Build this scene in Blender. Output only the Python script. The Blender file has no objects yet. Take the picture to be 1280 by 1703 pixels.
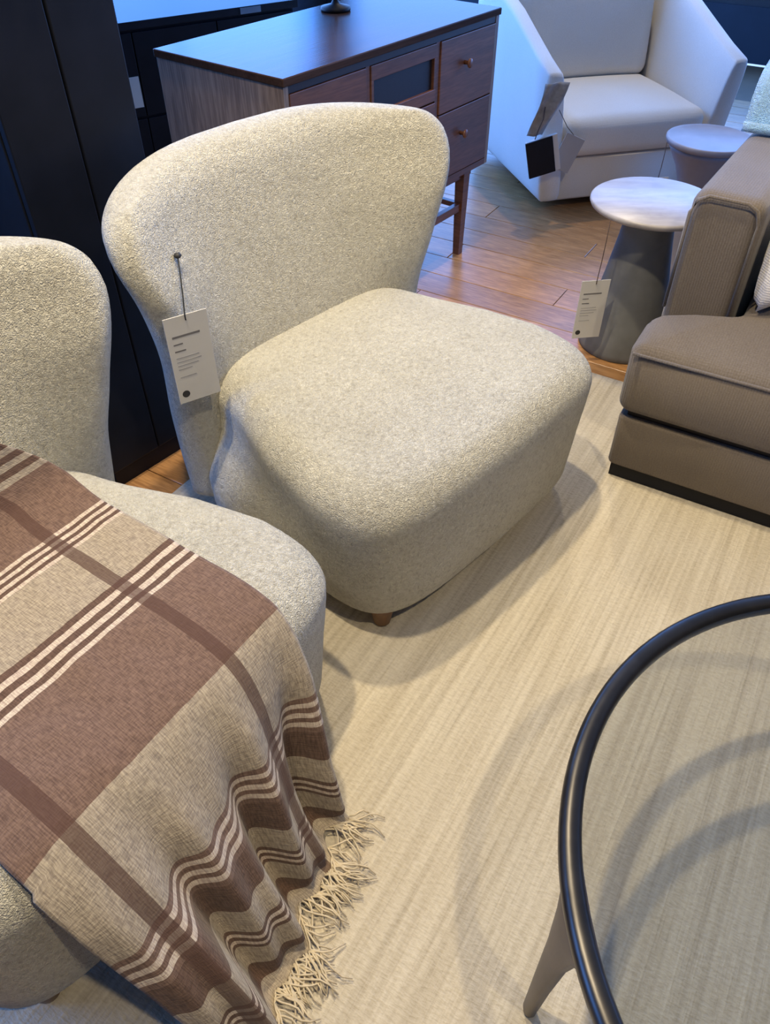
import bpy, bmesh, math, random
from mathutils import Vector, Matrix, noise
random.seed(7)
sc = bpy.context.scene
COL = sc.collection

# ------------------------------------------------------------------ camera
cam_d = bpy.data.cameras.new('camera')
cam_d.sensor_fit = 'HORIZONTAL'; cam_d.sensor_width = 36.0
cam_d.lens = 36.0 * 1280 / 1280
cam_d.clip_start = 0.02
cam = bpy.data.objects.new('camera', cam_d); COL.objects.link(cam)
CAM_H = 1.45
cam.location = (0, 0, CAM_H)
cam.rotation_euler = (math.radians(90 - 43.7), 0, 0)
sc.camera = cam

# ------------------------------------------------------------------ world, light, exposure
sc.view_settings.view_transform = 'Standard'
sc.view_settings.look = 'None'
sc.view_settings.gamma = 1.0
sc.view_settings.use_curve_mapping = False
sc.view_settings.exposure = 0.75
world = bpy.data.worlds.new('world'); sc.world = world
world.use_nodes = True
bg = world.node_tree.nodes['Background']
bg.inputs[0].default_value = (0.35, 0.55, 1.0, 1)
bg.inputs[1].default_value = 1.0

# room axes: A runs across the planks' length, B towards the back of the shop
AX = math.radians(-31.0)
A = Vector((math.cos(AX), math.sin(AX), 0)); B = Vector((-math.sin(AX), math.cos(AX), 0))
def ab(a, b, z=0.0): return A * a + B * b + Vector((0, 0, z))
def ab_of(x, y): return (x * A.x + y * A.y, x * B.x + y * B.y)

def area_light(name, loc, target, sx, sy, power, col):
    d = bpy.data.lights.new(name, 'AREA'); d.shape = 'RECTANGLE'; d.size = sx; d.size_y = sy
    d.energy = power; d.color = col
    o = bpy.data.objects.new(name, d); COL.objects.link(o); o.location = loc
    o.rotation_euler = (Vector(target) - Vector(loc)).to_track_quat('-Z', 'Y').to_euler()
    return o
def spot_light(name, loc, target, power, col, angle=60, blend=0.6, radius=0.05):
    d = bpy.data.lights.new(name, 'SPOT'); d.energy = power; d.color = col
    d.spot_size = math.radians(angle); d.spot_blend = blend; d.shadow_soft_size = radius
    o = bpy.data.objects.new(name, d); COL.objects.link(o); o.location = loc
    o.rotation_euler = (Vector(target) - Vector(loc)).to_track_quat('-Z', 'Y').to_euler()
    return o
DAY = (0.085, 0.31, 1.0)
WARM = (1.0, 0.83, 0.55)
area_light('daylight_left_window', ab(-4.38, 1.65, 1.85), ab(0, 1.65, 1.85), 9.0, 3.0, 430, DAY)
area_light('daylight_back_window', ab(0.1, 6.38, 1.85), ab(0.1, 0, 1.85), 8.6, 3.0, 235, DAY)
spot_light('ceiling_or_fill_spot', (-0.15, 1.98, 3.25), (0.10, 1.45, 0.3), 132, WARM, 75)
spot_light('ceiling_or_fill_spot', (-0.48, 0.92, 3.25), (0.3, 0.85, 0.0), 130, WARM, 80)
spot_light('ceiling_or_fill_spot', (0.9, 4.3, 3.25), (1.1, 3.4, 0.3), 80, WARM, 70)
spot_light('ceiling_or_fill_spot', (0.9, -0.35, 3.25), (0.4, 1.2, 0.1), 75, WARM, 70)  # fill spot added to brighten the middle chair's front faces, no known lamp there

# ------------------------------------------------------------------ helpers
def link(o, parent=None):
    COL.objects.link(o)
    if parent is not None: o.parent = parent
    return o
def mesh_obj(name, bm, mat=None, parent=None, loc=None, rot=None, smooth=False):
    me = bpy.data.meshes.new(name); bm.normal_update(); bm.to_mesh(me); bm.free()
    if smooth:
        for p in me.polygons: p.use_smooth = True
    if mat is not None: me.materials.append(mat)
    o = bpy.data.objects.new(name, me)
    if loc is not None: o.location = loc
    if rot is not None: o.rotation_euler = rot
    return link(o, parent)
def py_obj(name, verts, faces, mat=None, parent=None, smooth=True, loc=None, rot=None):
    me = bpy.data.meshes.new(name); me.from_pydata([tuple(v) for v in verts], [], faces); me.update()
    if smooth:
        for p in me.polygons: p.use_smooth = True
    if mat is not None: me.materials.append(mat)
    o = bpy.data.objects.new(name, me)
    if loc is not None: o.location = loc
    if rot is not None: o.rotation_euler = rot
    return link(o, parent)
def empty(name, loc=(0, 0, 0), rz=0.0, label=None, cat=None, group=None):
    o = bpy.data.objects.new(name, None); COL.objects.link(o)
    o.location = loc; o.rotation_euler = (0, 0, rz); o.empty_display_size = 0.1
    tag(o, label, cat, group); return o
def tag(o, label=None, cat=None, group=None, kind=None):
    if label: o['label'] = label
    if cat: o['category'] = cat
    if group: o['group'] = group
    if kind: o['kind'] = kind
    return o
def box_bm(x0, x1, y0, y1, z0, z1, bevel=0.0, seg=2):
    bm = bmesh.new(); bmesh.ops.create_cube(bm, size=1.0)
    for v in bm.verts:
        v.co = Vector((x0 + (v.co.x + .5) * (x1 - x0), y0 + (v.co.y + .5) * (y1 - y0), z0 + (v.co.z + .5) * (z1 - z0)))
    if bevel > 0:
        bmesh.ops.bevel(bm, geom=list(bm.edges), offset=bevel, segments=seg, profile=0.5, affect='EDGES', clamp_overlap=True)
    return bm
def box(name, x0, x1, y0, y1, z0, z1, mat, parent=None, bevel=0.0, seg=2, loc=None, rot=None):
    return mesh_obj(name, box_bm(x0, x1, y0, y1, z0, z1, bevel, seg), mat, parent, loc, rot, smooth=False)
def loft(rings, cap=True):
    n = len(rings[0]); V = []; Fc = []
    for r in rings: V += r
    for i in range(len(rings) - 1):
        for j in range(n):
            k = (j + 1) % n
            Fc.append((i * n + j, i * n + k, (i + 1) * n + k, (i + 1) * n + j))
    if cap:
        Fc.append(tuple(reversed(range(n)))); Fc.append(tuple((len(rings) - 1) * n + j for j in range(n)))
    return V, Fc
def lathe(profile, n=48):
    rings = [[(r * math.cos(2 * math.pi * j / n), r * math.sin(2 * math.pi * j / n), z) for j in range(n)] for r, z in profile]
    return loft(rings)
def tube(pts, rad, n=8):
    pts = [Vector(p) for p in pts]; rings = []
    for i, p in enumerate(pts):
        t = (pts[min(i + 1, len(pts) - 1)] - pts[max(i - 1, 0)]).normalized()
        up = Vector((0, 0, 1)) if abs(t.z) < .95 else Vector((1, 0, 0))
        u = t.cross(up).normalized(); w = u.cross(t)
        r = rad[i] if isinstance(rad, (list, tuple)) else rad
        rings.append([tuple(p + (u * math.cos(2 * math.pi * j / n) + w * math.sin(2 * math.pi * j / n)) * r) for j in range(n)])
    return loft(rings)
def spow(v, e): return math.copysign(abs(v) ** e, v)
def smooth01(t): t = max(0.0, min(1.0, t)); return t * t * (3 - 2 * t)
def interp(tab, x):
    """smooth (cubic Hermite) lookup"""
    n = len(tab)
    if x <= tab[0][0]: return tab[0][1]
    if x >= tab[-1][0]: return tab[-1][1]
    def slope(i):
        if i == 0 or i == n - 1:
            j = max(0, min(i, n - 2)); return (tab[j + 1][1] - tab[j][1]) / (tab[j + 1][0] - tab[j][0])
        return (tab[i + 1][1] - tab[i - 1][1]) / (tab[i + 1][0] - tab[i - 1][0])
    for i in range(n - 1):
        (x0, y0), (x1, y1) = tab[i], tab[i + 1]
        if x <= x1:
            h = x1 - x0; t = (x - x0) / h
            return (2*t**3 - 3*t*t + 1)*y0 + (t**3 - 2*t*t + t)*h*slope(i) + (-2*t**3 + 3*t*t)*y1 + (t**3 - t*t)*h*slope(i + 1)
def rounded_prism(poly, z0, z1, bevel, seg=4, mat=None, name='part', parent=None, crown=0.0, vbevel=None):
    bm = bmesh.new()
    vs = [bm.verts.new((x, y, z0)) for x, y in poly]
    f = bm.faces.new(vs)
    r = bmesh.ops.extrude_face_region(bm, geom=[f])
    for v in r['geom']:
        if isinstance(v, bmesh.types.BMVert): v.co.z = z1
    bmesh.ops.recalc_face_normals(bm, faces=list(bm.faces))
    if vbevel:
        ve = [e for e in bm.edges if abs(e.verts[0].co.z - e.verts[1].co.z) > 1e-6]
        bmesh.ops.bevel(bm, geom=ve, offset=vbevel, segments=5, profile=.5, affect='EDGES')
    he = [e for e in bm.edges if abs(e.verts[0].co.z - e.verts[1].co.z) < 1e-6]
    if bevel > 0: bmesh.ops.bevel(bm, geom=he, offset=bevel, segments=seg, profile=.5, affect='EDGES')
    return mesh_obj(name, bm, mat, parent, smooth=True)
def cushion_box(name, x0, x1, y0, y1, z0, z1, r, mat, parent=None, crown=0.0, bulge=0.0, n=22, loc=None, rot=None):
    """upholstered block: rounded edges, crowned top, bulging sides"""
    c = Vector(((x0 + x1) / 2, (y0 + y1) / 2, (z0 + z1) / 2)); h = Vector(((x1 - x0) / 2, (y1 - y0) / 2, (z1 - z0) / 2))
    bm = bmesh.new(); bmesh.ops.create_cube(bm, size=2.0)
    bmesh.ops.subdivide_edges(bm, edges=list(bm.edges), cuts=n, use_grid_fill=True)
    for v in bm.verts:
        p = v.co.copy()
        q = Vector([spow(abs(p[i]), .62) * (1 if p[i] >= 0 else -1) * h[i] for i in range(3)])
        inner = Vector([max(-(h[i] - r), min(h[i] - r, q[i])) for i in range(3)])
        d = q - inner
        pos = inner + (d.normalized() * r if d.length > 1e-9 else Vector((0, 0, 0)))
        u, w, t = pos.x / h.x, pos.y / h.y, pos.z / h.z
        if pos.z > 0: pos.z += crown * max(0, 1 - u * u) * max(0, 1 - w * w) * t
        pos.y += bulge * w * max(0, 1 - u * u) * max(0, 1 - t * t); pos.x += bulge * .5 * u * max(0, 1 - w * w) * max(0, 1 - t * t)
        v.co = c + pos
    return mesh_obj(name, bm, mat, parent, loc, rot, smooth=True)
def pillow(name, sx, sy, th, mat, parent=None, n=26, ex=0.42, loc=None, rot=None):
    """soft square cushion lying in XY, centred on the origin"""
    V = []; Fc = []; idx = {}
    for side in (1, -1):
        for i in range(n + 1):
            for j in range(n + 1):
                u = -1 + 2 * i / n; v = -1 + 2 * j / n
                edge = i in (0, n) or j in (0, n)
                if edge and side == -1: idx[(side, i, j)] = idx[(1, i, j)]; continue
                h = ((1 - u ** 2) * (1 - v ** 2)) ** ex if not edge else 0
                px = u * (1 - .07 * (1 - v * v) * 0 - .05 * (v * v) * -1 - .05); py = v * (1 - .05 + .05 * u * u)
                idx[(side, i, j)] = len(V); V.append((px * sx / 2, py * sy / 2, side * h * th / 2))
    for side in (1, -1):
        for i in range(n):
            for j in range(n):
                q = [idx[(side, i, j)], idx[(side, i + 1, j)], idx[(side, i + 1, j + 1)], idx[(side, i, j + 1)]]
                Fc.append(tuple(q if side == 1 else reversed(q)))
    return py_obj(name, V, Fc, mat, parent, True, loc, rot)

# ------------------------------------------------------------------ materials
def new_mat(name):
    m = bpy.data.materials.new(name); m.use_nodes = True
    nt = m.node_tree; b = nt.nodes['Principled BSDF']
    return m, nt, b
def N(nt, t, **kw):
    n = nt.nodes.new(t)
    for k, v in kw.items(): setattr(n, k, v)
    return n
def coords(nt, scale=(1, 1, 1), kind='Object', rot=(0, 0, 0)):
    tc = N(nt, 'ShaderNodeTexCoord'); mp = N(nt, 'ShaderNodeMapping')
    mp.inputs['Scale'].default_value = scale; mp.inputs['Rotation'].default_value = rot
    nt.links.new(tc.outputs[kind], mp.inputs['Vector']); return mp.outputs[0]
def noise_n(nt, vec, scale, detail=3, rough=.55):
    n = N(nt, 'ShaderNodeTexNoise'); n.inputs['Scale'].default_value = scale
    n.inputs['Detail'].default_value = detail; n.inputs['Roughness'].default_value = rough
    nt.links.new(vec, n.inputs['Vector']); return n.outputs['Fac']
def ramp(nt, fac, stops, constant=False):
    r = N(nt, 'ShaderNodeValToRGB'); cr = r.color_ramp
    if constant: cr.interpolation = 'CONSTANT'
    while len(cr.elements) < len(stops): cr.elements.new(1.0)
    for e, (p, c) in zip(cr.elements, stops):
        e.position = p; e.color = (*c, 1) if len(c) == 3 else c
    if fac is not None: nt.links.new(fac, r.inputs[0])
    return r.outputs[0]
def mixc(nt, fac, a, b, mode='MIX'):
    m = N(nt, 'ShaderNodeMix', data_type='RGBA', blend_type=mode)
    for s, v in ((m.inputs[0], fac), (m.inputs[6], a), (m.inputs[7], b)):
        if isinstance(v, (int, float)): s.default_value = v
        elif isinstance(v, tuple): s.default_value = (*v, 1)
        else: nt.links.new(v, s)
    return m.outputs[2]
def math_n(nt, op, a, b=None):
    m = N(nt, 'ShaderNodeMath', operation=op)
    for s, v in ((m.inputs[0], a), (m.inputs[1], b)):
        if v is None: continue
        if isinstance(v, (int, float)): s.default_value = v
        else: nt.links.new(v, s)
    return m.outputs[0]
def bump(nt, b, h, strength, dist=0.01):
    n = N(nt, 'ShaderNodeBump'); n.inputs['Strength'].default_value = strength; n.inputs['Distance'].default_value = dist
    nt.links.new(h, n.inputs['Height']); nt.links.new(n.outputs[0], b.inputs['Normal'])

def plain(name, c, rough=.6, metal=0.0, var=0.12, scale=8, spec=.5, coat=0):
    m, nt, b = new_mat(name)
    f = noise_n(nt, coords(nt), scale)
    nt.links.new(ramp(nt, f, [(.3, tuple(x * (1 - var) for x in c)), (.7, tuple(min(1, x * (1 + var)) for x in c))]), b.inputs['Base Color'])
    b.inputs['Roughness'].default_value = rough; b.inputs['Metallic'].default_value = metal
    b.inputs['Specular IOR Level'].default_value = spec; b.inputs['Coat Weight'].default_value = coat
    return m
def wood(name, c1, c2, rough=.45, scale=(2, 30, 30), grain=.15, spec=.5):
    m, nt, b = new_mat(name)
    v = coords(nt, scale)
    f = noise_n(nt, v, 1.4, 5, .6); g = noise_n(nt, v, 6, 2)
    col = ramp(nt, f, [(.3, c1), (.68, c2)])
    col = mixc(nt, grain, col, ramp(nt, g, [(.4, (.25, .2, .16)), (.6, (1, 1, 1))]), 'MULTIPLY')
    oi = N(nt, 'ShaderNodeObjectInfo')
    tone = ramp(nt, oi.outputs['Random'], [(0, (.78, .78, .80)), (1, (1.12, 1.08, 1.05))])
    col = mixc(nt, 1.0, col, tone, 'MULTIPLY')
    nt.links.new(col, b.inputs['Base Color']); b.inputs['Roughness'].default_value = rough
    b.inputs['Specular IOR Level'].default_value = spec
    bump(nt, b, g, .08, .002); return m
def fabric(name, c, c2, thread=900, rough=.95, bs=.35, sheen=.2, mott=3.0):
    m, nt, b = new_mat(name)
    v = coords(nt)
    wx = N(nt, 'ShaderNodeTexWave', wave_type='BANDS', bands_direction='X'); wx.inputs['Scale'].default_value = thread / 6.28 * .35
    wy = N(nt, 'ShaderNodeTexWave', wave_type='BANDS', bands_direction='Y'); wy.inputs['Scale'].default_value = thread / 6.28 * .35
    for w in (wx, wy):
        nt.links.new(v, w.inputs['Vector']); w.inputs['Distortion'].default_value = 1.5; w.inputs['Detail'].default_value = 1
    fine = noise_n(nt, v, 260, 2); big = noise_n(nt, v, mott, 3)
    h = math_n(nt, 'ADD', math_n(nt, 'ADD', wx.outputs['Fac'], wy.outputs['Fac']), fine)
    k = mixc(nt, .5, fine, big)
    nt.links.new(ramp(nt, k, [(.36, c), (.64, c2)]), b.inputs['Base Color'])
    b.inputs['Roughness'].default_value = rough; b.inputs['Sheen Weight'].default_value = sheen
    b.inputs['Specular IOR Level'].default_value = .15
    bump(nt, b, h, bs, .0012); return m
def boucle(name, light, mid, dark, scale=1.0):
    m, nt, b = new_mat(name)
    v = coords(nt)
    vo = N(nt, 'ShaderNodeTexVoronoi'); vo.inputs['Scale'].default_value = 120 * scale
    wv = N(nt, 'ShaderNodeTexNoise'); wv.inputs['Scale'].default_value = 60 * scale; nt.links.new(v, wv.inputs['Vector'])
    dist = mixc(nt, .06, v, wv.outputs['Color'], 'LINEAR_LIGHT')
    nt.links.new(dist, vo.inputs['Vector'])
    f1 = noise_n(nt, v, 105 * scale, 4, .72); f2 = noise_n(nt, v, 42 * scale, 3, .6); f3 = noise_n(nt, v, 5, 2)
    col = ramp(nt, f1, [(.33, dark), (.45, mid), (.58, light)])
    col = mixc(nt, .35, col, ramp(nt, f2, [(.35, mid), (.65, light)]))
    col = mixc(nt, .15, col, ramp(nt, f3, [(.35, dark), (.6, light)]))
    nt.links.new(col, b.inputs['Base Color'])
    b.inputs['Roughness'].default_value = 1.0; b.inputs['Sheen Weight'].default_value = .35
    b.inputs['Sheen Roughness'].default_value = .6; b.inputs['Specular IOR Level'].default_value = .1
    h = math_n(nt, 'ADD', math_n(nt, 'MULTIPLY', f1, 1.2), math_n(nt, 'SUBTRACT', f2, vo.outputs['Distance']))
    bump(nt, b, h, .8, .006); return m

M = {}
M['boucle'] = boucle('cream_boucle', (.755, .73, .62), (.63, .595, .485), (.34, .31, .245))
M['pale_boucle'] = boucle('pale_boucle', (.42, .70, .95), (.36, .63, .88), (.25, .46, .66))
M['chair_leg'] = wood('walnut_leg', (.16, .075, .03), (.24, .12, .05), .4)
M['linen'] = fabric('taupe_linen', (.135, .110, .087), (.195, .163, .128))
M['ivory'] = fabric('ivory_upholstery', (.68, .64, .58), (.76, .72, .66), thread=1200, bs=.15, mott=2)
M['pillow_white'] = fabric('white_pillow_cloth', (.72, .70, .68), (.80, .78, .76))
M['black'] = plain('black_lacquer', (.006, .007, .012), .5, var=.3, spec=.25)
M['black_gloss'] = plain('black_gloss', (.006, .008, .014), .12, var=.3)
M['black_satin'] = plain('black_satin', (.006, .008, .014), .5, var=.3, spec=.3)
M['rim'] = plain('bronze_metal', (.045, .042, .040), .32, .75, var=.2, scale=20)
M['rim_leg'] = plain('bronze_leg', (.13, .105, .085), .4, .6, var=.15, scale=12)
M['console'] = wood('walnut_front', (.125, .052, .028), (.20, .085, .045), .38, (2, 2, 26), .35)
M['console_end'] = wood('walnut_end', (.26, .185, .135), (.36, .27, .20), .45, (24, 24, 1.6), .45)
M['console_top'] = wood('walnut_top', (.055, .032, .024), (.08, .047, .034), .22, (2, 26, 26), .2, spec=.055)
M['console_dark'] = plain('dark_seam', (.02, .012, .010), .5)
M['cane'] = plain('dark_mesh', (.012, .010, .014), .55, var=.4, scale=300)
M['plank'] = wood('oak_plank', (.33, .165, .062), (.49, .27, .11), .31, (3, 26, 26), .35)
M['slab'] = plain('subfloor', (.10, .06, .03), .8)
M['marble'] = None
M['concrete'] = plain('grey_concrete', (.16, .165, .165), .7, var=.15, scale=14)
M['stone'] = plain('pale_stone', (.30, .27, .28), .5, var=.12, scale=10)
M['card'] = plain('white_card', (.62, .61, .59), .6, var=.03)
M['swatch'] = plain('swatch_grey', (.40, .38, .37), .8, var=.05)
M['swatch_cloth'] = plain('swatch_taupe_cloth', (.30, .28, .26), .9, var=.2, scale=40)
M['ink'] = plain('grey_ink', (.16, .155, .16), .7, var=.1)
M['ink_faint'] = plain('faint_ink', (.36, .36, .37), .7, var=.1)
M['dark_ink'] = plain('dark_ink', (.03, .03, .035), .6, var=.1)
M['string'] = plain('brown_string', (.09, .06, .05), .8)
M['string_black'] = plain('black_string', (.012, .014, .014), .8)
M['slate'] = plain('slate_paint', (.20, .26, .33), .55, var=.1)
M['wall'] = plain('dark_wall_paint', (.02, .028, .045), .7, var=.1)
M['ceiling'] = plain('dark_ceiling_paint', (.36, .31, .25), .9)
M['frame'] = plain('window_frame_paint', (.03, .03, .035), .5)

def marble_mat():
    m, nt, b = new_mat('white_marble')
    v = coords(nt, (1, 1, 1)); w = noise_n(nt, v, 6, 6, .65); s = noise_n(nt, coords(nt, (3, 14, 3), rot=(0, 0, .5)), 2, 4)
    c = ramp(nt, w, [(.35, (.28, .26, .255)), (.5, (.37, .345, .34)), (.7, (.43, .405, .40))])
    c = mixc(nt, .35, c, ramp(nt, s, [(.4, (.25, .22, .22)), (.6, (.45, .425, .415))]))
    nt.links.new(c, b.inputs['Base Color']); b.inputs['Roughness'].default_value = .35; return m
M['marble'] = marble_mat()

def rug_mat():
    m, nt, b = new_mat('woven_rug')
    v1 = coords(nt, (85, 1.5, 1)); v2 = coords(nt, (26, .7, 1)); v0 = coords(nt)
    f1 = noise_n(nt, v1, 1.0, 3, .6); f2 = noise_n(nt, v2, 1.0, 3, .55); f3 = noise_n(nt, v0, 3, 3)
    pick = noise_n(nt, coords(nt, (70, 190, 1)), 1.0, 2)
    c = ramp(nt, f1, [(.30, (.30, .25, .175)), (.46, (.50, .437, .33)), (.60, (.67, .605, .48))])
    c = mixc(nt, .45, c, ramp(nt, f2, [(.32, (.40, .345, .26)), (.64, (.68, .62, .50))]))
    c = mixc(nt, .25, c, ramp(nt, pick, [(.35, (.34, .29, .21)), (.6, (.70, .64, .52))]))
    c = mixc(nt, .15, c, ramp(nt, f3, [(.35, (.45, .37, .25)), (.65, (.62, .58, .50))]))
    nt.links.new(c, b.inputs['Base Color']); b.inputs['Roughness'].default_value = 1
    b.inputs['Specular IOR Level'].default_value = .1; b.inputs['Sheen Weight'].default_value = .1
    bump(nt, b, math_n(nt, 'ADD', f1, math_n(nt, 'MULTIPLY', pick, .8)), .7, .005); return m
M['rug'] = rug_mat()

def glass_mat():
    m, nt, b = new_mat('smoked_glass')
    out = nt.nodes['Material Output']; nt.nodes.remove(b)
    tr = N(nt, 'ShaderNodeBsdfTransparent'); gl = N(nt, 'ShaderNodeBsdfGlossy'); mx = N(nt, 'ShaderNodeMixShader')
    f = noise_n(nt, coords(nt), 3)
    nt.links.new(ramp(nt, f, [(.3, (.84, .855, .85)), (.7, (.86, .875, .87))]), tr.inputs[0])
    gl.inputs['Roughness'].default_value = .02
    lw = N(nt, 'ShaderNodeLayerWeight'); lw.inputs[0].default_value = .5
    sch = math_n(nt, 'ADD', math_n(nt, 'MULTIPLY', math_n(nt, 'POWER', lw.outputs['Facing'], 5.0), .92), .045)
    nt.links.new(sch, mx.inputs[0]); nt.links.new(tr.outputs[0], mx.inputs[1]); nt.links.new(gl.outputs[0], mx.inputs[2])
    nt.links.new(mx.outputs[0], out.inputs[0]); return m
M['glass'] = glass_mat()

Q0, Q1 = -0.50, 0.90           # length coordinate of the throw pattern (metres)
def throw_mat():
    m, nt, b = new_mat('plaid_wool')
    BE = (.355, .330, .275); DK = (.125, .086, .07); LT = (.55, .505, .45); BR = (.10, .055, .042); TP = (.175, .125, .104)
    def lines(q, step, a, bcol, n): return [(q + step * i, a if i % 2 == 0 else bcol) for i in range(n)]
    s1 = [(-.50, BE)] + lines(-.325, .0125, DK, BE, 8) + [(-.225, TP)] + lines(-.095, .0085, LT, DK, 7) + [(-.036, BE)]
    s1 += lines(.080, .0125, DK, LT, 5) + [(.1425, LT), (.152, TP)]
    s2 = [(-.5, TP), (.325, BE)] + lines(.47, .0095, TP, LT, 7) + [(.5365, DK), (.595, BE)] + lines(.645, .008, DK, LT, 5) + [(.685, BE), (.73, DK), (.765, BE)]
    uv = N(nt, 'ShaderNodeUVMap'); uv.uv_map = 'plaid'
    sp = N(nt, 'ShaderNodeSeparateXYZ'); nt.links.new(uv.outputs[0], sp.inputs[0])
    q, w = sp.outputs[0], sp.outputs[1]
    wob = noise_n(nt, uv.outputs[0], 40, 2)
    qq = math_n(nt, 'ADD', math_n(nt, 'ADD', q, .002), math_n(nt, 'MULTIPLY', math_n(nt, 'SUBTRACT', wob, .5), .003))
    # a colour ramp is tabulated coarsely, so each covers a short stretch of the length
    wins = [(-.50, -.18), (-.18, .02), (.02, .30), (.30, .58), (.58, .90)]
    full = [x for x in s1] + [x for x in s2 if x[0] > .3]
    c = None
    for w0, w1 in wins:
        st = [x for x in full if w0 <= x[0] < w1]; before = [x for x in full if x[0] < w0]
        if before and (not st or st[0][0] > w0 + 1e-6): st = [(w0, before[-1][1])] + st
        fac = math_n(nt, 'DIVIDE', math_n(nt, 'SUBTRACT', qq, w0), w1 - w0)
        col = ramp(nt, fac, [((p - w0) / (w1 - w0), k) for p, k in st], True)
        c = col if c is None else mixc(nt, math_n(nt, 'GREATER_THAN', qq, w0), c, col)
    # fine weave: threads crossing
    tv = N(nt, 'ShaderNodeMapping'); nt.links.new(uv.outputs[0], tv.inputs['Vector']); tv.inputs['Scale'].default_value = (60, 420, 1)
    th = noise_n(nt, tv.outputs[0], 1.0, 2)
    tv2 = N(nt, 'ShaderNodeMapping'); nt.links.new(uv.outputs[0], tv2.inputs['Vector']); tv2.inputs['Scale'].default_value = (420, 60, 1)
    th2 = noise_n(nt, tv2.outputs[0], 1.0, 2)
    c = mixc(nt, .38, c, ramp(nt, th, [(.35, (.20, .13, .10)), (.62, (.78, .70, .60))]), 'OVERLAY')
    c = mixc(nt, .30, c, ramp(nt, th2, [(.35, (.25, .18, .14)), (.62, (.75, .67, .58))]), 'OVERLAY')
    # two brown warp stripes along the length
    for centre, half in ((.125, .012), (.455, .014)):
        d = math_n(nt, 'ABSOLUTE', math_n(nt, 'SUBTRACT', w, centre))
        mk = math_n(nt, 'LESS_THAN', d, half)
        c = mixc(nt, math_n(nt, 'MULTIPLY', mk, .80), c, BR)
    nt.links.new(c, b.inputs['Base Color']); b.inputs['Roughness'].default_value = 1
    b.inputs['Specular IOR Level'].default_value = .1; b.inputs['Sheen Weight'].default_value = .15
    bump(nt, b, math_n(nt, 'ADD', th, th2), .5, .002); return m
M['throw'] = throw_mat()
M['fringe'] = plain('cream_wool_yarn', (.62, .53, .38), .95, var=.15, scale=60, spec=.1)

# ------------------------------------------------------------------ room
RA0, RA1, RB0, RB1, RH = -4.5, 5.0, -3.5, 6.5, 3.6
def room_box(name, a0, a1, b0, b1, z0, z1, mat, parent=None):
    o = box(name, a0, a1, b0, b1, z0, z1, mat, parent)
    if parent is None:
        o.rotation_euler = (0, 0, AX); tag(o, kind='structure')
    return o
floor = room_box('floor', RA0, RA1, RB0, RB1, -.10, -.012, M['slab'])
tag(floor, 'oak plank floor of the shop')
PW, PL = .150, 1.55
row = 0; b0 = -1.0; plank_me = {}
while b0 < 5.6:
    off = (row * .53) % PL; a0 = -3.6 - off
    while a0 < 2.6:
        c = ab(a0 + PL / 2, b0 + PW / 2)
        lim = 3.0
        if a0 + PL > -3.4 and a0 < 2.3:
            if 'p' not in plank_me:
                o = mesh_obj('plank', box_bm(-PL / 2 + .0012, PL / 2 - .0012, -PW / 2 + .0012, PW / 2 - .0012, -.012, 0, .0015, 1), M['plank'], floor)
                plank_me['p'] = o.data
            else:
                o = bpy.data.objects.new('plank', plank_me['p']); link(o, floor)
            o.location = (a0 + PL / 2, b0 + PW / 2, 0)
        a0 += PL
    b0 += PW; row += 1
room_box('ceiling', RA0, RA1, RB0, RB1, RH, RH + .1, M['ceiling'])
def window_wall(name, along, const, lo, hi, w0, w1, z0, z1, nm, sign):
    """wall with one long window opening; along 'a' or 'b'"""
    def seg(nm2, p0, p1, q0, q1, za, zb, mat, par):
        if along == 'b': return room_box(nm2, q0, q1, p0, p1, za, zb, mat, par)
        return room_box(nm2, p0, p1, q0, q1, za, zb, mat, par)
    t0, t1 = (const - .12, const) if sign < 0 else (const, const + .12)
    root = seg(name, lo, hi, t0, t1, 0, z0, M['wall'], None)
    seg('lintel', lo, hi, t0, t1, z1, RH, M['wall'], root)
    seg('pier', lo, w0, t0, t1, z0, z1, M['wall'], root); seg('pier', w1, hi, t0, t1, z0, z1, M['wall'], root)
    fr = seg('window_' + nm, w0, w1, t0 + .02, t1 - .02, z0, z0 + .06, M['frame'], None)
    seg('frame_head', w0, w1, t0 + .02, t1 - .02, z1 - .06, z1, M['frame'], fr)
    k = 6
    for i in range(k + 1):
        p = w0 + (w1 - w0) * i / k
        seg('mullion', max(w0, p - .03), min(w1, p + .03), t0 + .02, t1 - .02, z0 + .06, z1 - .06, M['frame'], fr)
window_wall('wall_left', 'b', RA0, RB0, RB1, -2.9, 6.2, .33, 3.37, '1', -1)
window_wall('wall_back', 'a', RB1, RA0, RA1, -4.25, 4.45, .33, 3.37, '2', 1)
room_box('wall_right', RA1, RA1 + .12, RB0, RB1, 0, RH, M['wall'])
room_box('wall_front', RA0, RA1, RB0 - .12, RB0, 0, RH, M['wall'])

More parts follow.
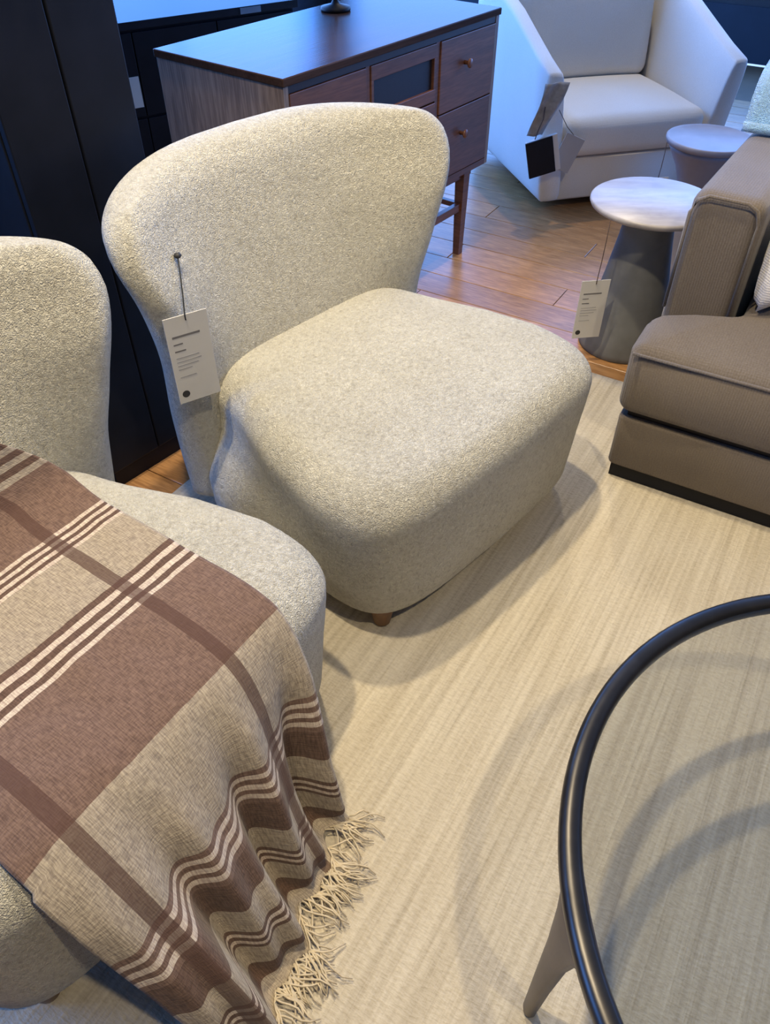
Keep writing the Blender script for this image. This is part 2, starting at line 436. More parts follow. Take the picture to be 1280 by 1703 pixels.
# rug, lying along the planks' cross direction
def make_rug():
    a0, a1, b0, b1 = -1.32, 2.6, -.16, 2.225; na, nb = 80, 50; V = []; Fc = []
    def P(i, j, top):
        a = a0 + (a1 - a0) * i / na; b = b0 + (b1 - b0) * j / nb
        e = .006 * noise.noise(Vector((a * 5, b * 5, 1)))
        if i in (0, na): a += e
        if j in (0, nb): b += e
        return (a, b, (.011 + .0012 * noise.noise(Vector((a * 9, b * 4, 3)))) if top else .001)
    for j in range(nb + 1):
        for i in range(na + 1): V.append(P(i, j, True))
    for j in range(nb):
        for i in range(na):
            q = j * (na + 1) + i; Fc.append((q, q + 1, q + na + 2, q + na + 1))
    ring = [j for j in range(na + 1)] + [(j + 1) * (na + 1) - 1 for j in range(1, nb + 1)] + [nb * (na + 1) + i for i in range(na - 1, -1, -1)] + [j * (na + 1) for j in range(nb - 1, 0, -1)]
    base = len(V)
    for r in ring: V.append((V[r][0], V[r][1], .0005))
    L = len(ring)
    for k in range(L): Fc.append((ring[k], base + k, base + (k + 1) % L, ring[(k + 1) % L]))
    o = py_obj('area_rug', V, Fc, M['rug'], None, True); o.rotation_euler = (0, 0, AX)
    tag(o, 'pale beige woven rug with fine streaks under the chairs and coffee table', 'rug')
make_rug()
RZ = .0130

# ------------------------------------------------------------------ boucle lounge chair
def chair_meshes(par):
    # seat block
    n = 72; rings = []
    def seat_ring(z, k, e, cx=0, front=.338, back=-.36, hw=.432, arch=0.0):
        out = []
        for j in range(n):
            t = 2 * math.pi * j / n
            sx = spow(math.cos(t), 2 / e); sy = spow(math.sin(t), 2 / e)
            x = hw * k * sx
            mid = (front + back) / 2; hy = (front - back) / 2
            y = mid + hy * (1 - (1 - k) * .9) * sy
            y += .022 * (1 - sx * sx) * (1 if sy > 0 else 0)
            w = 1.0 - .21 * smooth01((.12 - y) / .36) * smooth01((z - .12) / .2)
            out.append((x * w, y, z))
        return out
    prof = [(.064, .90), (.068, .93), (.080, .948), (.15, .962), (.22, .974), (.28, .988), (.33, .998), (.355, 1.0)]
    for z, k in prof: rings.append(seat_ring(z, k, 6.2))
    R = .085; z0 = .352
    for i in range(1, 9):
        a = math.pi / 2 * i / 9
        rings.append(seat_ring(z0 + R * math.sin(a), 1 - (R / .36) * (1 - math.cos(a)), 6.2 - 1.4 * i / 9))
    kz = 1 - (R / .36) * (1 - math.cos(math.pi / 2 * 8 / 9)); zt = z0 + R * math.sin(math.pi / 2 * 8 / 9)
    for i in range(1, 9):
        f = i / 8.0
        rings.append(seat_ring(zt + .020 * (1 - (1 - f) ** 2), kz * (1 - f) + .02, 4.6 - 2.2 * f))
    V, Fc = loft(rings); V = [tuple(Vector(v) + Vector((1, 1, 1)) * 0) for v in V]
    py_obj('seat', V, Fc, M['boucle'], par)
    # wing back shell
    W = [(.062, .388), (.20, .396), (.34, .402), (.46, .408), (.56, .426), (.66, .452), (.76, .480), (.87, .492)]
    YC = [(.062, -.358), (.25, -.368), (.45, -.388), (.60, -.425), (.74, -.462), (.87, -.500)]
    FW = [(.062, .03), (.25, .06), (.42, .10), (.56, .16), (.70, .205), (.87, .20)]
    TH = [(.062, .165), (.30, .175), (.45, .165), (.60, .15), (.72, .14), (.87, .13)]
    EX = [(.062, 7.0), (.36, 5.0), (.56, 3.4), (.87, 3.0)]
    nr = 80
    def back_ring(z, kw=1.0, kt=1.0, drop=0.0):
        w = interp(W, z) * kw; yc = interp(YC, z); fw = interp(FW, z); th = interp(TH, z) * kt; ex = interp(EX, z)
        out = []
        for j in range(nr):
            t = 2 * math.pi * j / nr
            s = spow(math.cos(t), .50); o = spow(math.sin(t), .62) * th / 2
            x = w * s; cu = abs(s) ** ex
            y = yc + fw * cu * kw
            dy = fw * ex * abs(s) ** (ex - 1) * (1 if s > 0 else -1) / max(w, .01)
            nx, ny = -dy, 1.0; l = math.hypot(nx, ny); nx /= l; ny /= l
            out.append((x + nx * o, y + ny * o, z - drop * abs(s) ** 2.6))
        return out
    def corner(z):
        t = max(0.0, min(1.0, (z - .735) / .127)); return 1 - .17 * (1 - math.sqrt(max(0.0, 1 - t ** 2.2)))
    rings = []
    zs = [.066 + (.80 - .066) * i / 30 for i in range(31)]
    rings.append(back_ring(.060, .95, .8))
    for z in zs:
        d = .014 * smooth01((z - .60) / .2)
        rings.append(back_ring(z, corner(z), 1, d))
    for i in range(1, 11):
        a = math.pi / 2 * i / 10
        z = .80 + .062 * math.sin(a)
        rings.append(back_ring(z, corner(z), max(.06, math.cos(a) ** .8), .014 + .012 * math.sin(a)))
    V, Fc = loft(rings)
    py_obj('backrest', V, Fc, M['boucle'], par)
    # legs
    lm = None
    for x, y in ((.335, .262), (-.335, .262), (.235, -.30), (-.235, -.30)):
        if lm is None:
            V, Fc = lathe([(.016, 0), (.020, .003), (.030, .062), (.033, .082)], 20)
            o = py_obj('leg', V, Fc, M['chair_leg'], par); lm = o.data
        else:
            o = bpy.data.objects.new('leg', lm); link(o, par)
        o.location = (x, y, 0)
    return par
CH_ROT = math.radians(-133.0); CH_POS = (.030, 1.558, RZ)
chair1 = empty('lounge_chair', CH_POS, CH_ROT, 'cream boucle wing-back lounge chair with empty seat in the middle', 'chair', 'pair of cream boucle lounge chairs')
chair_meshes(chair1)
CH2_ROT = math.radians(-124.0); CH2_POS = (-.579, .794, RZ)
chair2 = empty('lounge_chair', CH2_POS, CH2_ROT, 'cream boucle lounge chair at the left edge with a plaid throw over its seat', 'chair', 'pair of cream boucle lounge chairs')
for ch in list(chair1.children):
    c = ch.copy(); COL.objects.link(c); c.parent = chair2

# ------------------------------------------------------------------ plaid throw over the second chair
def catmull(P, n):
    out = []; P = [Vector(p) for p in P]
    for i in range(len(P) - 1):
        p0 = P[max(i - 1, 0)]; p1 = P[i]; p2 = P[i + 1]; p3 = P[min(i + 2, len(P) - 1)]
        for k in range(n):
            t = k / n
            out.append(.5 * ((2 * p1) + (-p0 + p2) * t + (2 * p0 - 5 * p1 + 4 * p2 - p3) * t * t + (-p0 + 3 * p1 - 3 * p2 + p3) * t ** 3))
    out.append(P[-1]); return out
def make_throw():
    root = empty('plaid_throw', CH2_POS, CH2_ROT, 'brown and beige plaid wool throw with fringe draped over the left chair seat', 'throw')
    path = catmull([(-.235, .62), (-.215, .55), (-.180, .490), (-.11, .465), (0, .462), (.12, .459), (.23, .458), (.320, .436), (.366, .362), (.382, .272), (.396, .182), (.414, .100), (.440, .036), (.475, .014)], 14)
    L = [0.0]
    for a, b in zip(path, path[1:]): L.append(L[-1] + (b - a).length)
    # pattern coordinate equals y on the seat, arc length elsewhere
    i0 = min(range(len(path)), key=lambda i: abs(path[i].x - 0.0))
    q_of = [l - L[i0] for l in L]
    nv = 90; V = []; UV = []; hem = []
    for i, p in enumerate(path):
        q = q_of[i]
        tx = path[min(i + 1, len(path) - 1)] - path[max(i - 1, 0)]; tx.normalize()
        nrm = Vector((-tx.y, tx.x))
        if nrm.y < 0 and abs(tx.x) > .3: nrm = -nrm
        if abs(tx.x) <= .3: nrm = Vector((abs(nrm.x), nrm.y))
        hang = smooth01((q - .30) / .40)
        for j in range(nv + 1):
            v = .54 * j / nv
            x = -.240 + v * .97 + .15 * smooth01((-.17 - q) / .26)
            # gather of the hanging end
            x = x + hang * (.07 - .10 * (v / .54))
            fold = hang * (.030 * math.sin(v * 2 * math.pi / .155 + .6 + q * 2.0) + .016 * math.sin(v * 2 * math.pi / .083 + 2.2 - q * 3))
            ripple = .0035 * noise.noise(Vector((x * 9, q * 9, 2))) + .002 * noise.noise(Vector((x * 22, q * 22, 5)))
            y, z = p.x, p.y
            y += smooth01((q - .24) / .5) * .15 * (v / .54) ** 1.2
            off = fold + ripple + .006 + max(0, fold) * .2 + hang * .028
            y += nrm.x * off; z += nrm.y * (ripple + .006) * (1 - hang)
            # near edge slumps over the seat's side
            sl = max(0.0, (v - .435) / .105)
            if q < .34:
                z -= .018 * sl ** 2 * (1 - hang)
                x -= .006 * sl ** 2
            else:
                z -= .018 * sl ** 2 * (1 - hang)
            z = max(z, .008 + .004 * math.sin(v * 60))
            V.append((x, y, z)); UV.append((q, v))
            if i == len(path) - 1: hem.append((x, y, z))
    Fc = []
    for i in range(len(path) - 1):
        for j in range(nv):
            a = i * (nv + 1) + j; Fc.append((a, a + 1, a + nv + 2, a + nv + 1))
    o = py_obj('cloth', V, Fc, M['throw'], root)
    uvl = o.data.uv_layers.new(name='plaid')
    for lp in o.data.loops: uvl.data[lp.index].uv = UV[lp.vertex_index]
    so = o.modifiers.new('thick', 'SOLIDIFY'); so.thickness = .004; so.offset = -1
    # fringe of twisted yarn at the hem
    rnd = random.Random(3); VV = []; FF = []
    for k in range(150):
        h = Vector(hem[min(nv, int(rnd.random() * (nv + 1)))])
        ang = rnd.uniform(-.9, .9); d = Vector((math.sin(ang), math.cos(ang), 0)); ln = rnd.uniform(.04, .085)
        pts = []
        for s in range(6):
            t = s / 5
            q = h + d * ln * t + Vector((math.cos(ang), -math.sin(ang), 0)) * (.010 * math.sin(t * 5 + k) * t)
            q.z = max(.004, h.z * (1 - t) + .006 + .008 * math.sin(t * 3.1) * rnd.uniform(.3, 1))
            pts.append(q)
        v_, f_ = tube(pts, [.0016, .0018, .0018, .0017, .0016, .0010], 5)
        b_ = len(VV); VV += v_; FF += [tuple(b_ + i for i in f) for f in f_]
    fr = py_obj('fringe', VV, FF, M['fringe'], root); tag(fr, 'cream twisted yarn fringe', kind='stuff')
make_throw()

# ------------------------------------------------------------------ coffee table
def make_coffee_table():
    R = .512; Z = .43
    t = empty('coffee_table', (.735, .352, RZ), 0, 'round glass coffee table with dark bronze rim and tapered legs', 'table')
    n = 128
    prof = []  # rounded square rim section
    for k in range(16):
        a = 2 * math.pi * k / 16
        prof.append((R - .015 + .0155 * spow(math.cos(a), .75), Z - .016 + .016 * spow(math.sin(a), .75)))
    V = []; Fc = []
    for i in range(n):
        c, s = math.cos(2 * math.pi * i / n), math.sin(2 * math.pi * i / n)
        V += [(r * c, r * s, z) for r, z in prof]
    m = len(prof)
    for i in range(n):
        for k in range(m):
            Fc.append((i * m + k, ((i + 1) % n) * m + k, ((i + 1) % n) * m + (k + 1) % m, i * m + (k + 1) % m))
    py_obj('rim', V, Fc, M['rim'], t)
    V, Fc = lathe([(R - .022, Z - .018), (R - .0215, Z - .017), (R - .0215, Z - .009), (R - .022, Z - .008)], 96)
    py_obj('glass_top', V, Fc, M['glass'], t, smooth=False)
    leg = None
    for k in range(3):
        ang = math.radians(181 + 120 * k)
        if leg is None:
            rings = []
            for z, hw, th, out in ((0, .010, .009, .004), (.004, .0125, .010, .004), (.15, .018, .012, .003), (.28, .026, .013, .001), (.36, .040, .013, 0), (.405, .070, .0125, -.003), (.424, .11, .011, -.006)):
                ring = []
                for j in range(24):
                    a = 2 * math.pi * j / 24
                    yy = hw * spow(math.cos(a), .8)
                    ring.append((R - .013 + out + th * spow(math.sin(a), .8) - yy * yy / (2 * R), yy, z))
                rings.append(ring)
            V, Fc = loft(rings)
            o = py_obj('leg', V, Fc, M['rim_leg'], t); leg = o.data
        else:
            o = bpy.data.objects.new('leg', leg); link(o, t)
        o.rotation_euler = (0, 0, ang)
make_coffee_table()

# ------------------------------------------------------------------ walnut console
def make_console():
    rz = math.atan2(.793, .61)
    t = empty('sideboard', (-.271, 2.266, 0), rz, 'walnut sideboard on legs with drawers, knobs and a dark mesh inset, behind the middle chair', 'sideboard')
    Wd, D, H = 1.113, .523, .87; zb = .35
    box('top', 0, Wd, 0, D, .848, H, M['console_top'], t, .003)
    box('end_panel', .004, .024, .006, D - .006, zb, .848, M['console_end'], t, .001)
    box('end_panel', Wd - .024, Wd - .004, .006, D - .006, zb, .848, M['console_end'], t, .001)
    box('back_panel', .024, Wd - .024, D - .02, D - .006, zb, .848, M['console'], t)
    box('bottom_panel', .024, Wd - .024, .006, D - .02, zb, zb + .022, M['console'], t)
    box('top_rail', .024, Wd - .024, .008, .03, .828, .848, M['console_dark'], t)
    for x in (.372, .741): box('divider', x - .01, x + .01, .009, D - .02, zb + .022, .828, M['console'], t)
    knob = None
    for x0, x1 in ((.026, .360), (.753, Wd - .026)):
        for z0, z1 in ((.604, .826), (.375, .600)):
            d = box('drawer', x0, x1, .004, .024, z0, z1, M['console'], t, .002)
            V, Fc = lathe([(.007, 0), (.006, .010), (.008, .014), (.0145, .020), (.0145, .024), (.010, .027)], 20)
            if knob is None:
                kn = py_obj('knob', V, Fc, M['console'], d); knob = kn.data
            else: kn = bpy.data.objects.new('knob', knob); link(kn, d)
            kn.location = ((x0 + x1) / 2 - .02, .004, (z0 + z1) / 2 + .025); kn.rotation_euler = (math.radians(90), 0, 0)
    # centre bay: frame around a dark mesh inset, plain drawer below
    cx0, cx1 = .384, .729
    fr = box('inset_frame', cx0, cx1, .005, .020, .785, .826, M['console'], t, .0015)
    box('frame_rail', cx0, cx1, .005, .020, .655, .692, M['console'], fr, .0015)
    box('frame_stile', cx0, cx0 + .012, .005, .020, .692, .785, M['console'], fr, .001)
    box('frame_stile', cx1 - .012, cx1, .005, .020, .692, .785, M['console'], fr, .001)
    pa = box('mesh_panel', cx0 + .012, cx1 - .012, .016, .020, .692, .785, M['cane'], t)
    tag(pa, 'dark woven mesh inset panel')
    box('drawer', cx0, cx1, .004, .024, .375, .650, M['console'], t, .002)
    for x in (.075, Wd - .105):
        for y in (.03, D - .07):
            rings = [[(x + (sx * w), y + .02 + (sy * w), z) for sx, sy in ((-1, -1), (1, -1), (1, 1), (-1, 1))] for z, w in ((0, .014), (.2, .018), (zb, .021))]
            V, Fc = loft(rings); py_obj('leg', V, Fc, M['console'], t, smooth=False)
    box('apron', .06, Wd - .06, .040, .062, zb - .035, zb, M['console'], t, .001)
    box('stretcher', .09, Wd - .12, .040, .062, .185, .215, M['console'], t, .001)
    box('stretcher', .09, Wd - .12, D - .062, D - .040, .185, .215, M['console'], t, .001)
    for x in (.075, Wd - .105): box('side_stretcher', x - .011, x + .011, .06, D - .06, .19, .21, M['console'], t, .001)
    # dark object standing on the top at the far edge
    rzv = rz
    s = empty('table_lamp', (0, 0, 0), 0, 'dark lamp foot standing on the far part of the sideboard top', 'lamp')
    mt = Matrix.Translation((-.271, 2.266, 0)) @ Matrix.Rotation(rz, 4, 'Z')
    p = mt @ Vector((.72, .425, H + .0005)); s.location = p
    V, Fc = lathe([(.05, 0), (.052, .004), (.050, .012), (.016, .02), (.010, .03), (.009, .30), (.009, .32)], 32)
    py_obj('base', V, Fc, M['black'], s)
    V, Fc = lathe([(.13, .28), (.10, .50), (.098, .50), (.128, .28)], 32)
    py_obj('lamp_shade', V, Fc, M['black'], s)
make_console()

# ------------------------------------------------------------------ ivory swivel armchair
def make_armchair():
    rz = math.atan2(.25, .97)
    t = empty('swivel_armchair', (.655, 3.475, 0), rz, 'ivory swivel armchair with sloping arms behind the round side tables', 'armchair')
    Wd, D = .905, .86
    # plinth
    V, Fc = lathe([(.30, 0), (.31, .004), (.31, .045), (.30, .05)], 48)
    py_obj('plinth', V, Fc, M['black'], t, loc=(Wd / 2, D / 2, 0))
    # base block under the seat
    rounded_prism([(.10, .012), (Wd - .10, .012), (Wd - .10, D - .12), (.10, D - .12)], .05, .235, .012, 3, M['ivory'], 'seat_base', t)
    # arms: slabs whose top slopes down to the front and whose outer side flares
    def arm(side):
        rings = []
        sec = [(0, .590), (.10, .622), (.25, .672), (.42, .730), (.60, .770), (.76, .785), (.84, .785)]
        nn = 28
        for y, zt in sec:
            ring = []
            for j in range(nn):
                a = 2 * math.pi * j / nn
                px = .5 + .5 * spow(math.cos(a), .32); pz = .5 + .5 * spow(math.sin(a), .32)
                z = .052 + pz * (zt - .052)
                flare = .045 * (pz - .3)
                x = px * (.115 - .035 * pz) - flare + .02
                yy = y - (.03 * (pz - .4) if y < .05 else 0)
                ring.append((x if side < 0 else Wd - x, yy, z))
            rings.append(ring if side < 0 else ring[::-1])
        # soften front and rear faces
        def shrink(r, k, dy):
            c = Vector((sum(p[0] for p in r) / nn, 0, sum(p[2] for p in r) / nn))
            return [(c.x + (p[0] - c.x) * k, p[1] + dy, c.z + (p[2] - c.z) * (1 - (1 - k) * .3)) for p in r]
        rings = [shrink(rings[0], .80, -.014), shrink(rings[0], .93, -.008)] + rings + [shrink(rings[-1], .85, .012)]
        V, Fc = loft(rings); py_obj('arm', V, Fc, M['ivory'], t)
    arm(-1); arm(1)
    # back shell and cushions
    rounded_prism([(.06, D - .16), (Wd - .06, D - .16), (Wd - .10, D), (.10, D)], .05, .80, .03, 4, M['ivory'], 'back_shell', t, vbevel=.04)
    cushion_box('seat_cushion', .122, Wd - .122, -.025, D - .27, .24, .40, .045, M['ivory'], t, crown=.03, bulge=.012)
    cushion_box('back_cushion', .122, Wd - .122, 0, .15, 0, .46, .05, M['ivory'], t, crown=.01, bulge=.025, loc=(0, D - .32, .395), rot=(math.radians(-9), 0, 0))
    return t, rz
arm_t, arm_rz = make_armchair()

# ------------------------------------------------------------------ round side tables
def make_side_table():
    t = empty('side_table', (.835, 2.39, 0), 0, 'round marble side table with grey conical pedestal, nearer of the two', 'side table', 'round side tables')
    V, Fc = lathe([(.185, .482), (.192, .486), (.196, .494), (.195, .500), (.190, .503)], 64)
    py_obj('top', V, Fc, M['marble'], t)
    V, Fc = lathe([(.145, 0), (.148, .004), (.146, .02), (.128, .12), (.105, .25), (.085, .38), (.076, .46), (.080, .482)], 48)
    py_obj('pedestal', V, Fc, M['concrete'], t)
    t = empty('side_table', (1.185, 2.965, 0), 0, 'round stone side table with hourglass pedestal beside the armchair, farther one', 'side table', 'round side tables')
    V, Fc = lathe([(.145, .478), (.153, .482), (.157, .492), (.156, .500), (.150, .502), (.143, .497)], 64)
    py_obj('top', V, Fc, M['stone'], t)
    V, Fc = lathe([(.130, 0), (.132, .004), (.125, .02), (.075, .16), (.062, .24), (.070, .32), (.100, .40), (.135, .46), (.146, .478)], 48)
    py_obj('pedestal', V, Fc, M['stone'], t)
make_side_table()

# ------------------------------------------------------------------ taupe sofa
SO = Vector((.62, 1.66, .0130)); SRZ = math.atan2(-.50, .866)
def make_sofa():
    t = empty('sofa', SO, SRZ, 'taupe linen sofa with low arm at the right edge', 'sofa')
    Wd, D = 1.95, .95
    rounded_prism([(0, 0), (Wd, 0), (Wd, D), (0, D)], .045, .205, .008, 2, M['linen'], 'base', t, vbevel=.02)
    box('plinth', .012, Wd - .012, .012, D - .012, .0, .045, M['black'], t)
    box('deck', .02, Wd - .02, .02, D - .1, .205, .225, M['console_dark'], t)
    # T shaped seat cushion wrapping in front of the arm
    sc_ = rounded_prism([(-.012, -.012), (Wd + .012, -.012), (Wd + .012, .19), (Wd - .20, .21), (Wd - .20, D - .22), (.20, D - .22), (.20, .21), (-.012, .19)], .225, .425, .028, 4, M['linen'], 'seat_cushion', t, vbevel=.04)
    # crown of the cushion
    me = sc_.data
    bm = bmesh.new(); bm.from_mesh(me)
    top = [f for f in bm.faces if f.normal.z > .95 and len(f.verts) > 6]
    bmesh.ops.triangulate(bm, faces=top)
    for k in range(4):
        es = list({e for f in bm.faces if f.normal.z > .9 and f.calc_center_median().z > .42 for e in f.edges if e.calc_length() > .10})
        if es: bmesh.ops.subdivide_edges(bm, edges=es, cuts=1); bmesh.ops.triangulate(bm, faces=[f for f in bm.faces if len(f.verts) > 4])
    for v in bm.verts:
        if v.co.z > .40:
            d = min(v.co.x + .012, Wd + .012 - v.co.x, v.co.y + .012, .3)
            v.co.z += .042 * math.sin(min(1, max(0, d) / .22) * math.pi / 2) - .01
    bm.to_mesh(me); bm.free()
    for p in me.polygons: p.use_smooth = True
    # welt seam along the cushion front
    V, Fc = tube([(.0, -.0145, .405), (.5, -.0145, .407), (1.2, -.0145, .407), (Wd, -.0145, .405)], .004, 8)
    py_obj('welt', V, Fc, M['linen'], sc_)
    # arms with front panel and welt
    for sx in (0, 1):
        ax = 0.0 if sx == 0 else Wd - .172
        arm = cushion_box('arm', ax, ax + .172, .215, D - .17, .205, .727, .034, M['linen'], t, crown=.004, bulge=.004)
        if sx == 0: arm.rotation_euler = (0, 0, math.radians(-3)); arm.location = (-.008, 0, 0)
        x0 = .006 if sx == 0 else Wd - .166
        x1 = x0 + .160
        pts = [(x0, .212, .43), (x0, .212, .68), (x0 + .012, .212, .712), (x0 + .035, .212, .724), (x1 - .035, .212, .724), (x1 - .012, .212, .712), (x1, .212, .68), (x1, .212, .43)]
        V, Fc = tube(pts, .0045, 8); py_obj('welt', V, Fc, M['linen'], arm)
    rounded_prism([(.10, D - .2), (Wd - .10, D - .2), (Wd - .02, D), (.02, D)], .205, .80, .05, 5, M['linen'], 'back', t, vbevel=.03)
    return t
make_sofa()
def sofa_pt(x, y, z): return SO + Matrix.Rotation(SRZ, 4, 'Z').to_3x3() @ Vector((x, y, z))
wp = pillow('throw_pillow', .46, .46, .15, M['pillow_white'], None, ex=.30)
wp.location = sofa_pt(.305, .435, .700)
wp.rotation_euler = (Matrix.Rotation(SRZ, 3, 'Z') @ Matrix.Rotation(math.radians(-107), 3, 'Z') @ Matrix.Rotation(math.radians(87), 3, 'X')).to_euler()
tag(wp, 'white square pillow standing inside the sofa arm', 'pillow')

# pale nubby throw folded over the sofa back corner
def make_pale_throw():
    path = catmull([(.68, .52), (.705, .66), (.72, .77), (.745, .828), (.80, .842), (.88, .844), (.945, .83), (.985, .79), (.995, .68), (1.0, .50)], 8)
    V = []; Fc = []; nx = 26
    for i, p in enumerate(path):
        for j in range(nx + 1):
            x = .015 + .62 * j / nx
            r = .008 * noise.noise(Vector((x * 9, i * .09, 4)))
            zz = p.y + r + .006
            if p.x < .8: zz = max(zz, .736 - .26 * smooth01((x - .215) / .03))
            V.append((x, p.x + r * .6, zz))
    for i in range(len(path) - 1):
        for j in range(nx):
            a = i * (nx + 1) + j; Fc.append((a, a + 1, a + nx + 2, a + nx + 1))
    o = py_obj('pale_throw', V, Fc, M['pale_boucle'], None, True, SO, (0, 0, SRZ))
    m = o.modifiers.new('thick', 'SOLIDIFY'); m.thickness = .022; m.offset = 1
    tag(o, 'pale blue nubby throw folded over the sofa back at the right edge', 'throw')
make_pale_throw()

# ------------------------------------------------------------------ dark furniture behind
def make_black_cabinet():
    p = Vector((-.548, 1.846, 0)); d = Vector((-.63, -.775, 0)).normalized(); wd = .315
    rz = math.atan2(-d.y, -d.x)
    t = empty('black_cabinet', p + d * wd, rz, 'tall narrow black cabinet between the two boucle chairs, behind them', 'cabinet')
    box('carcass', 0, wd, .022, .40, 0, 1.95, M['black'], t, .003)
    for x0, x1 in ((.003, wd / 2 - .002), (wd / 2 + .002, wd - .003)):
        dr = box('door', x0, x1, 0, .020, .06, 1.94, M['black'], t, .003)
        kx = x1 - .02 if x0 < .1 else x0 + .02
        V, Fc = tube([(kx, -.004, 1.3), (kx, -.022, 1.31), (kx, -.022, 1.49), (kx, -.004, 1.5)], .005, 8)
        py_obj('handle', V, Fc, M['black_gloss'], dr)
    box('plinth', .01, wd - .01, .012, .022, 0, .058, M['black'], t)
    # slate blue low chest and a wide black wardrobe further back
    q = p + d * 1.05 + Vector((-.775, .63, 0)) * .78
    t = empty('slate_chest', q, rz, 'slate blue low chest behind the black cabinet at the left edge', 'chest')
    box('body', -.35, .42, .02, .42, .06, .70, M['slate'], t, .004)
    box('top', -.36, .43, 0, .43, .70, .725, M['slate'], t, .003)
    for k in range(2):
        dr = box('drawer', -.34, .41, .004, .02, .08 + .31 * k, .37 + .31 * k, M['slate'], t, .002)
        V, Fc = tube([(-.02, .004, .23 + .31 * k), (-.02, -.018, .23 + .31 * k), (.09, -.018, .23 + .31 * k), (.09, .004, .23 + .31 * k)], .004, 6)
        py_obj('handle', V, Fc, M['black_gloss'], dr)
    for x in (-.31, .38):
        for y in (.06, .38): box('leg', x - .02, x + .02, y - .02, y + .02, 0, .06, M['black'], t)
    q = p + d * .30 + Vector((-.775, .63, 0)) * 1.35
    t = empty('black_wardrobe', q, rz, 'wide black wardrobe in the dark far left corner behind the cabinet', 'wardrobe')
    box('carcass', -1.3, .30, .022, .55, 0, 2.1, M['black'], t, .003)
    for k in range(4):
        dr = box('door', -1.297 + .4 * k, -.903 + .4 * k, 0, .020, .06, 2.09, M['black'], t, .003)
        kx = -.94 + .4 * k if k % 2 == 0 else -1.26 + .4 * k
        V, Fc = tube([(kx, -.0, 1.0), (kx, -.022, 1.01), (kx, -.022, 1.19), (kx, -.0, 1.2)], .005, 6)
        py_obj('handle', V, Fc, M['black_gloss'], dr)
make_black_cabinet()
def make_black_table():
    p = Vector((-1.10, 3.65, 0)); rz = math.atan2(.56, .83)
    t = empty('black_dresser', p, rz, 'low black dresser with glossy top beyond the sideboard', 'dresser')
    box('top', -.35, .85, 0, .55, .69, .72, M['black_satin'], t, .002)
    box('body', -.33, .83, .015, .53, .08, .69, M['black'], t, .002)
    for i in range(3):
        dr = box('drawer', -.325 + .385 * i, .055 + .385 * i, .003, .015, .36, .68, M['black'], t, .002)
        d2 = box('drawer', -.325 + .385 * i, .055 + .385 * i, .003, .015, .09, .35, M['black'], t, .002)
        for dd, z in ((dr, .52), (d2, .22)):
            V, Fc = tube([(-.18 + .385 * i, .003, z), (-.18 + .385 * i, -.02, z), (-.09 + .385 * i, -.02, z), (-.09 + .385 * i, .003, z)], .004, 6)
            py_obj('handle', V, Fc, M['rim'], dd)
    box('label_card', -.02, .05, -.002, .003, .40, .52, M['card'], t)
    box('label_card', .56, .66, -.003, 0, .693, .716, M['slate'], t)
    for x in (-.30, .80):
        for y in (.05, .5): box('leg', x - .02, x + .02, y - .02, y + .02, 0, .08, M['black'], t)
make_black_table()

# ------------------------------------------------------------------ hanging price tags and swatches
def make_tag(name, centre_top, rz, label, attach, bead=False, string='string', tilt=0.0, w=.094, h=.205, group='white hanging price tags'):
    t = empty(name, centre_top, rz, label, 'tag', group)
    t.rotation_euler = (tilt, 0, rz)
    box('card', -w / 2, w / 2, -.0012, .0012, -h, 0, M['card'], t, .0005, 1)
    # printed lines: heading, small text rows, round mark
    rows = [(-.045, .060, .0045, 'ink'), (-.062, .020, .003, 'ink'), (-.078, .024, .003, 'ink'), (-.094, .050, .0022, 'ink_faint'), (-.103, .054, .0022, 'ink_faint'), (-.112, .046, .0022, 'ink_faint'), (-.121, .030, .0022, 'ink_faint'), (-.140, .036, .0022, 'ink_faint')]
    for z, ln, th, mk in rows:
        box('print_line', -w / 2 + .012, -w / 2 + .012 + ln, -.0017, -.0011, z - th / 2, z + th / 2, M[mk], t)
    V, Fc = lathe([(.0085, 0), (.0085, .0006)], 20)
    o = py_obj('round_mark', V, Fc, M['dark_ink'], t, smooth=False, loc=(-w / 2 + .017, -.0011, -h + .022), rot=(math.radians(90), 0, 0))
    inv = (Matrix.Translation(centre_top) @ Matrix.Rotation(rz, 4, 'Z') @ Matrix.Rotation(tilt, 4, 'X')).inverted()
    a = inv @ Vector(attach)
    V, Fc = tube([a, a * .66 + Vector((0, -.004, 0)), a * .33 + Vector((0, -.005, 0)), (0, -.003, .0), (0, -.003, -.012)], .0014, 6)
    py_obj('string', V, Fc, M[string], t)
    if bead:
        V, Fc = lathe([(.001, -.006), (.006, -.004), (.0085, 0), (.006, .004), (.001, .006)], 14)
        py_obj('pin', V, Fc, M['dark_ink'], t, loc=a)
    return t
make_tag('price_tag', (-.407, 1.405, .662), math.radians(32), 'white price tag on black cord hanging from the wing of the middle lounge chair', (-.424, 1.500, .742), True, 'string_black')
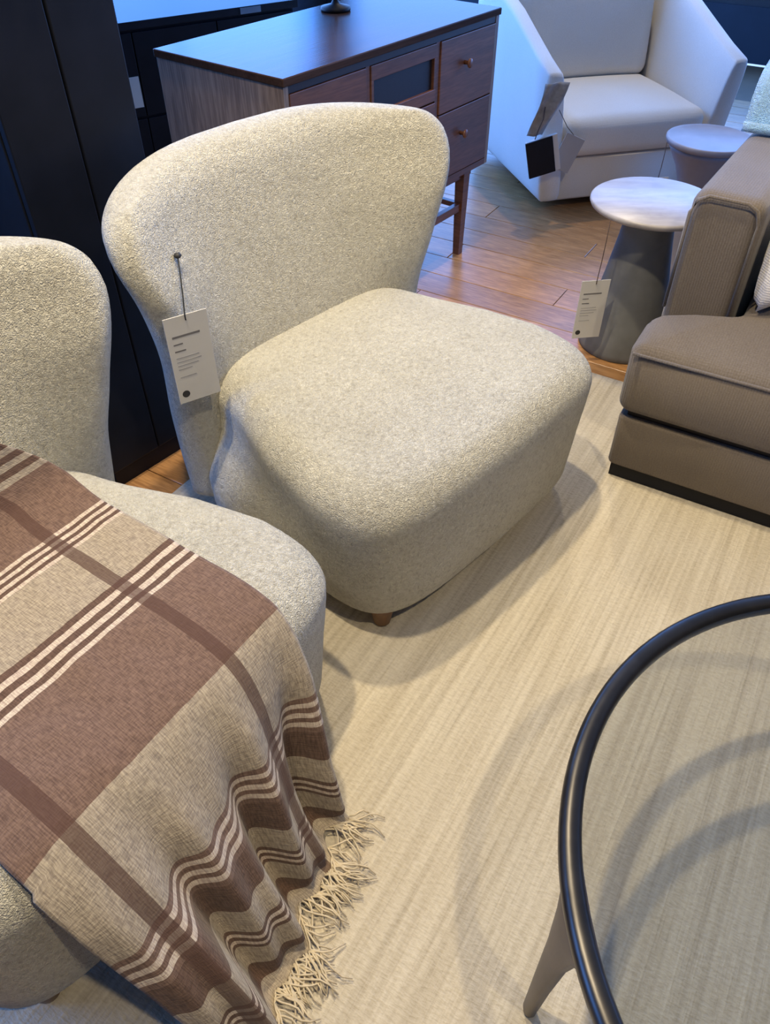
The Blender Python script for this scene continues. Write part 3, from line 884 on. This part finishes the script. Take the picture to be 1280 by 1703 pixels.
make_tag('price_tag', (.668, 2.262, .300), math.radians(8), 'white price tag on a string hanging from the nearer marble side table', (.676, 2.272, .488))
make_tag('price_tag', (1.022, 2.952, .362), math.radians(15), 'white price tag hanging from the farther stone side table, mostly hidden', (1.026, 2.955, .488))

def make_swatches():
    rz = arm_rz
    t = empty('swatch_booklet', (.643, 3.390, .378), rz, 'black covered fabric swatch booklet hanging on the ivory armchair front', 'swatch')
    b = box('cover', -.066, .050, -.004, .004, -.170, -.022, M['black'], t, .0008, 1); b.rotation_euler = (0, math.radians(-14), math.radians(-6))
    p = box('pages', -.060, .074, .004, .020, -.170, -.022, M['card'], t, .0008, 1); p.rotation_euler = (0, math.radians(-14), math.radians(-6))
    V, Fc = tube([(-.02, 0, -.02), (-.012, -.006, .02), (.004, -.006, .06), (.012, .01, .10)], .002, 6); py_obj('string', V, Fc, M['string'], t)
    t = empty('swatch_card', (.812, 3.450, .36), rz, 'pale grey swatch card hanging tilted beside the black booklet', 'swatch')
    c = box('card', -.048, .048, -.002, .002, -.155, -.010, M['swatch'], t, .0006, 1); c.rotation_euler = (0, math.radians(24), 0)
    V, Fc = tube([(-.01, 0, -.01), (-.05, .004, .03), (-.10, .000, .10)], .0015, 6); py_obj('string', V, Fc, M['string'], t)
    # loose fabric sample folded over the arm front
    V = []; Fc = []; n = 18
    for i in range(n + 1):
        f = i / n
        for j in range(7):
            g = j / 6
            x = -.055 + .105 * g * (1 - .35 * f) - .05 * f; z = .56 - .195 * f
            y = -.020 - .010 * math.sin(g * 7 + f * 5) - .012 * math.sin(f * 3.1)
            V.append((x, y, z))
    for i in range(n):
        for j in range(6):
            a = i * 7 + j; Fc.append((a, a + 7, a + 8, a + 1))
    o = py_obj('fabric_sample', V, Fc, M['swatch_cloth'], None, True, (.690, 3.447, 0), (0, 0, rz))
    m = o.modifiers.new('thick', 'SOLIDIFY'); m.thickness = .003
    tag(o, 'grey fabric sample strip hanging on the left arm front of the ivory armchair', 'swatch')
make_swatches()
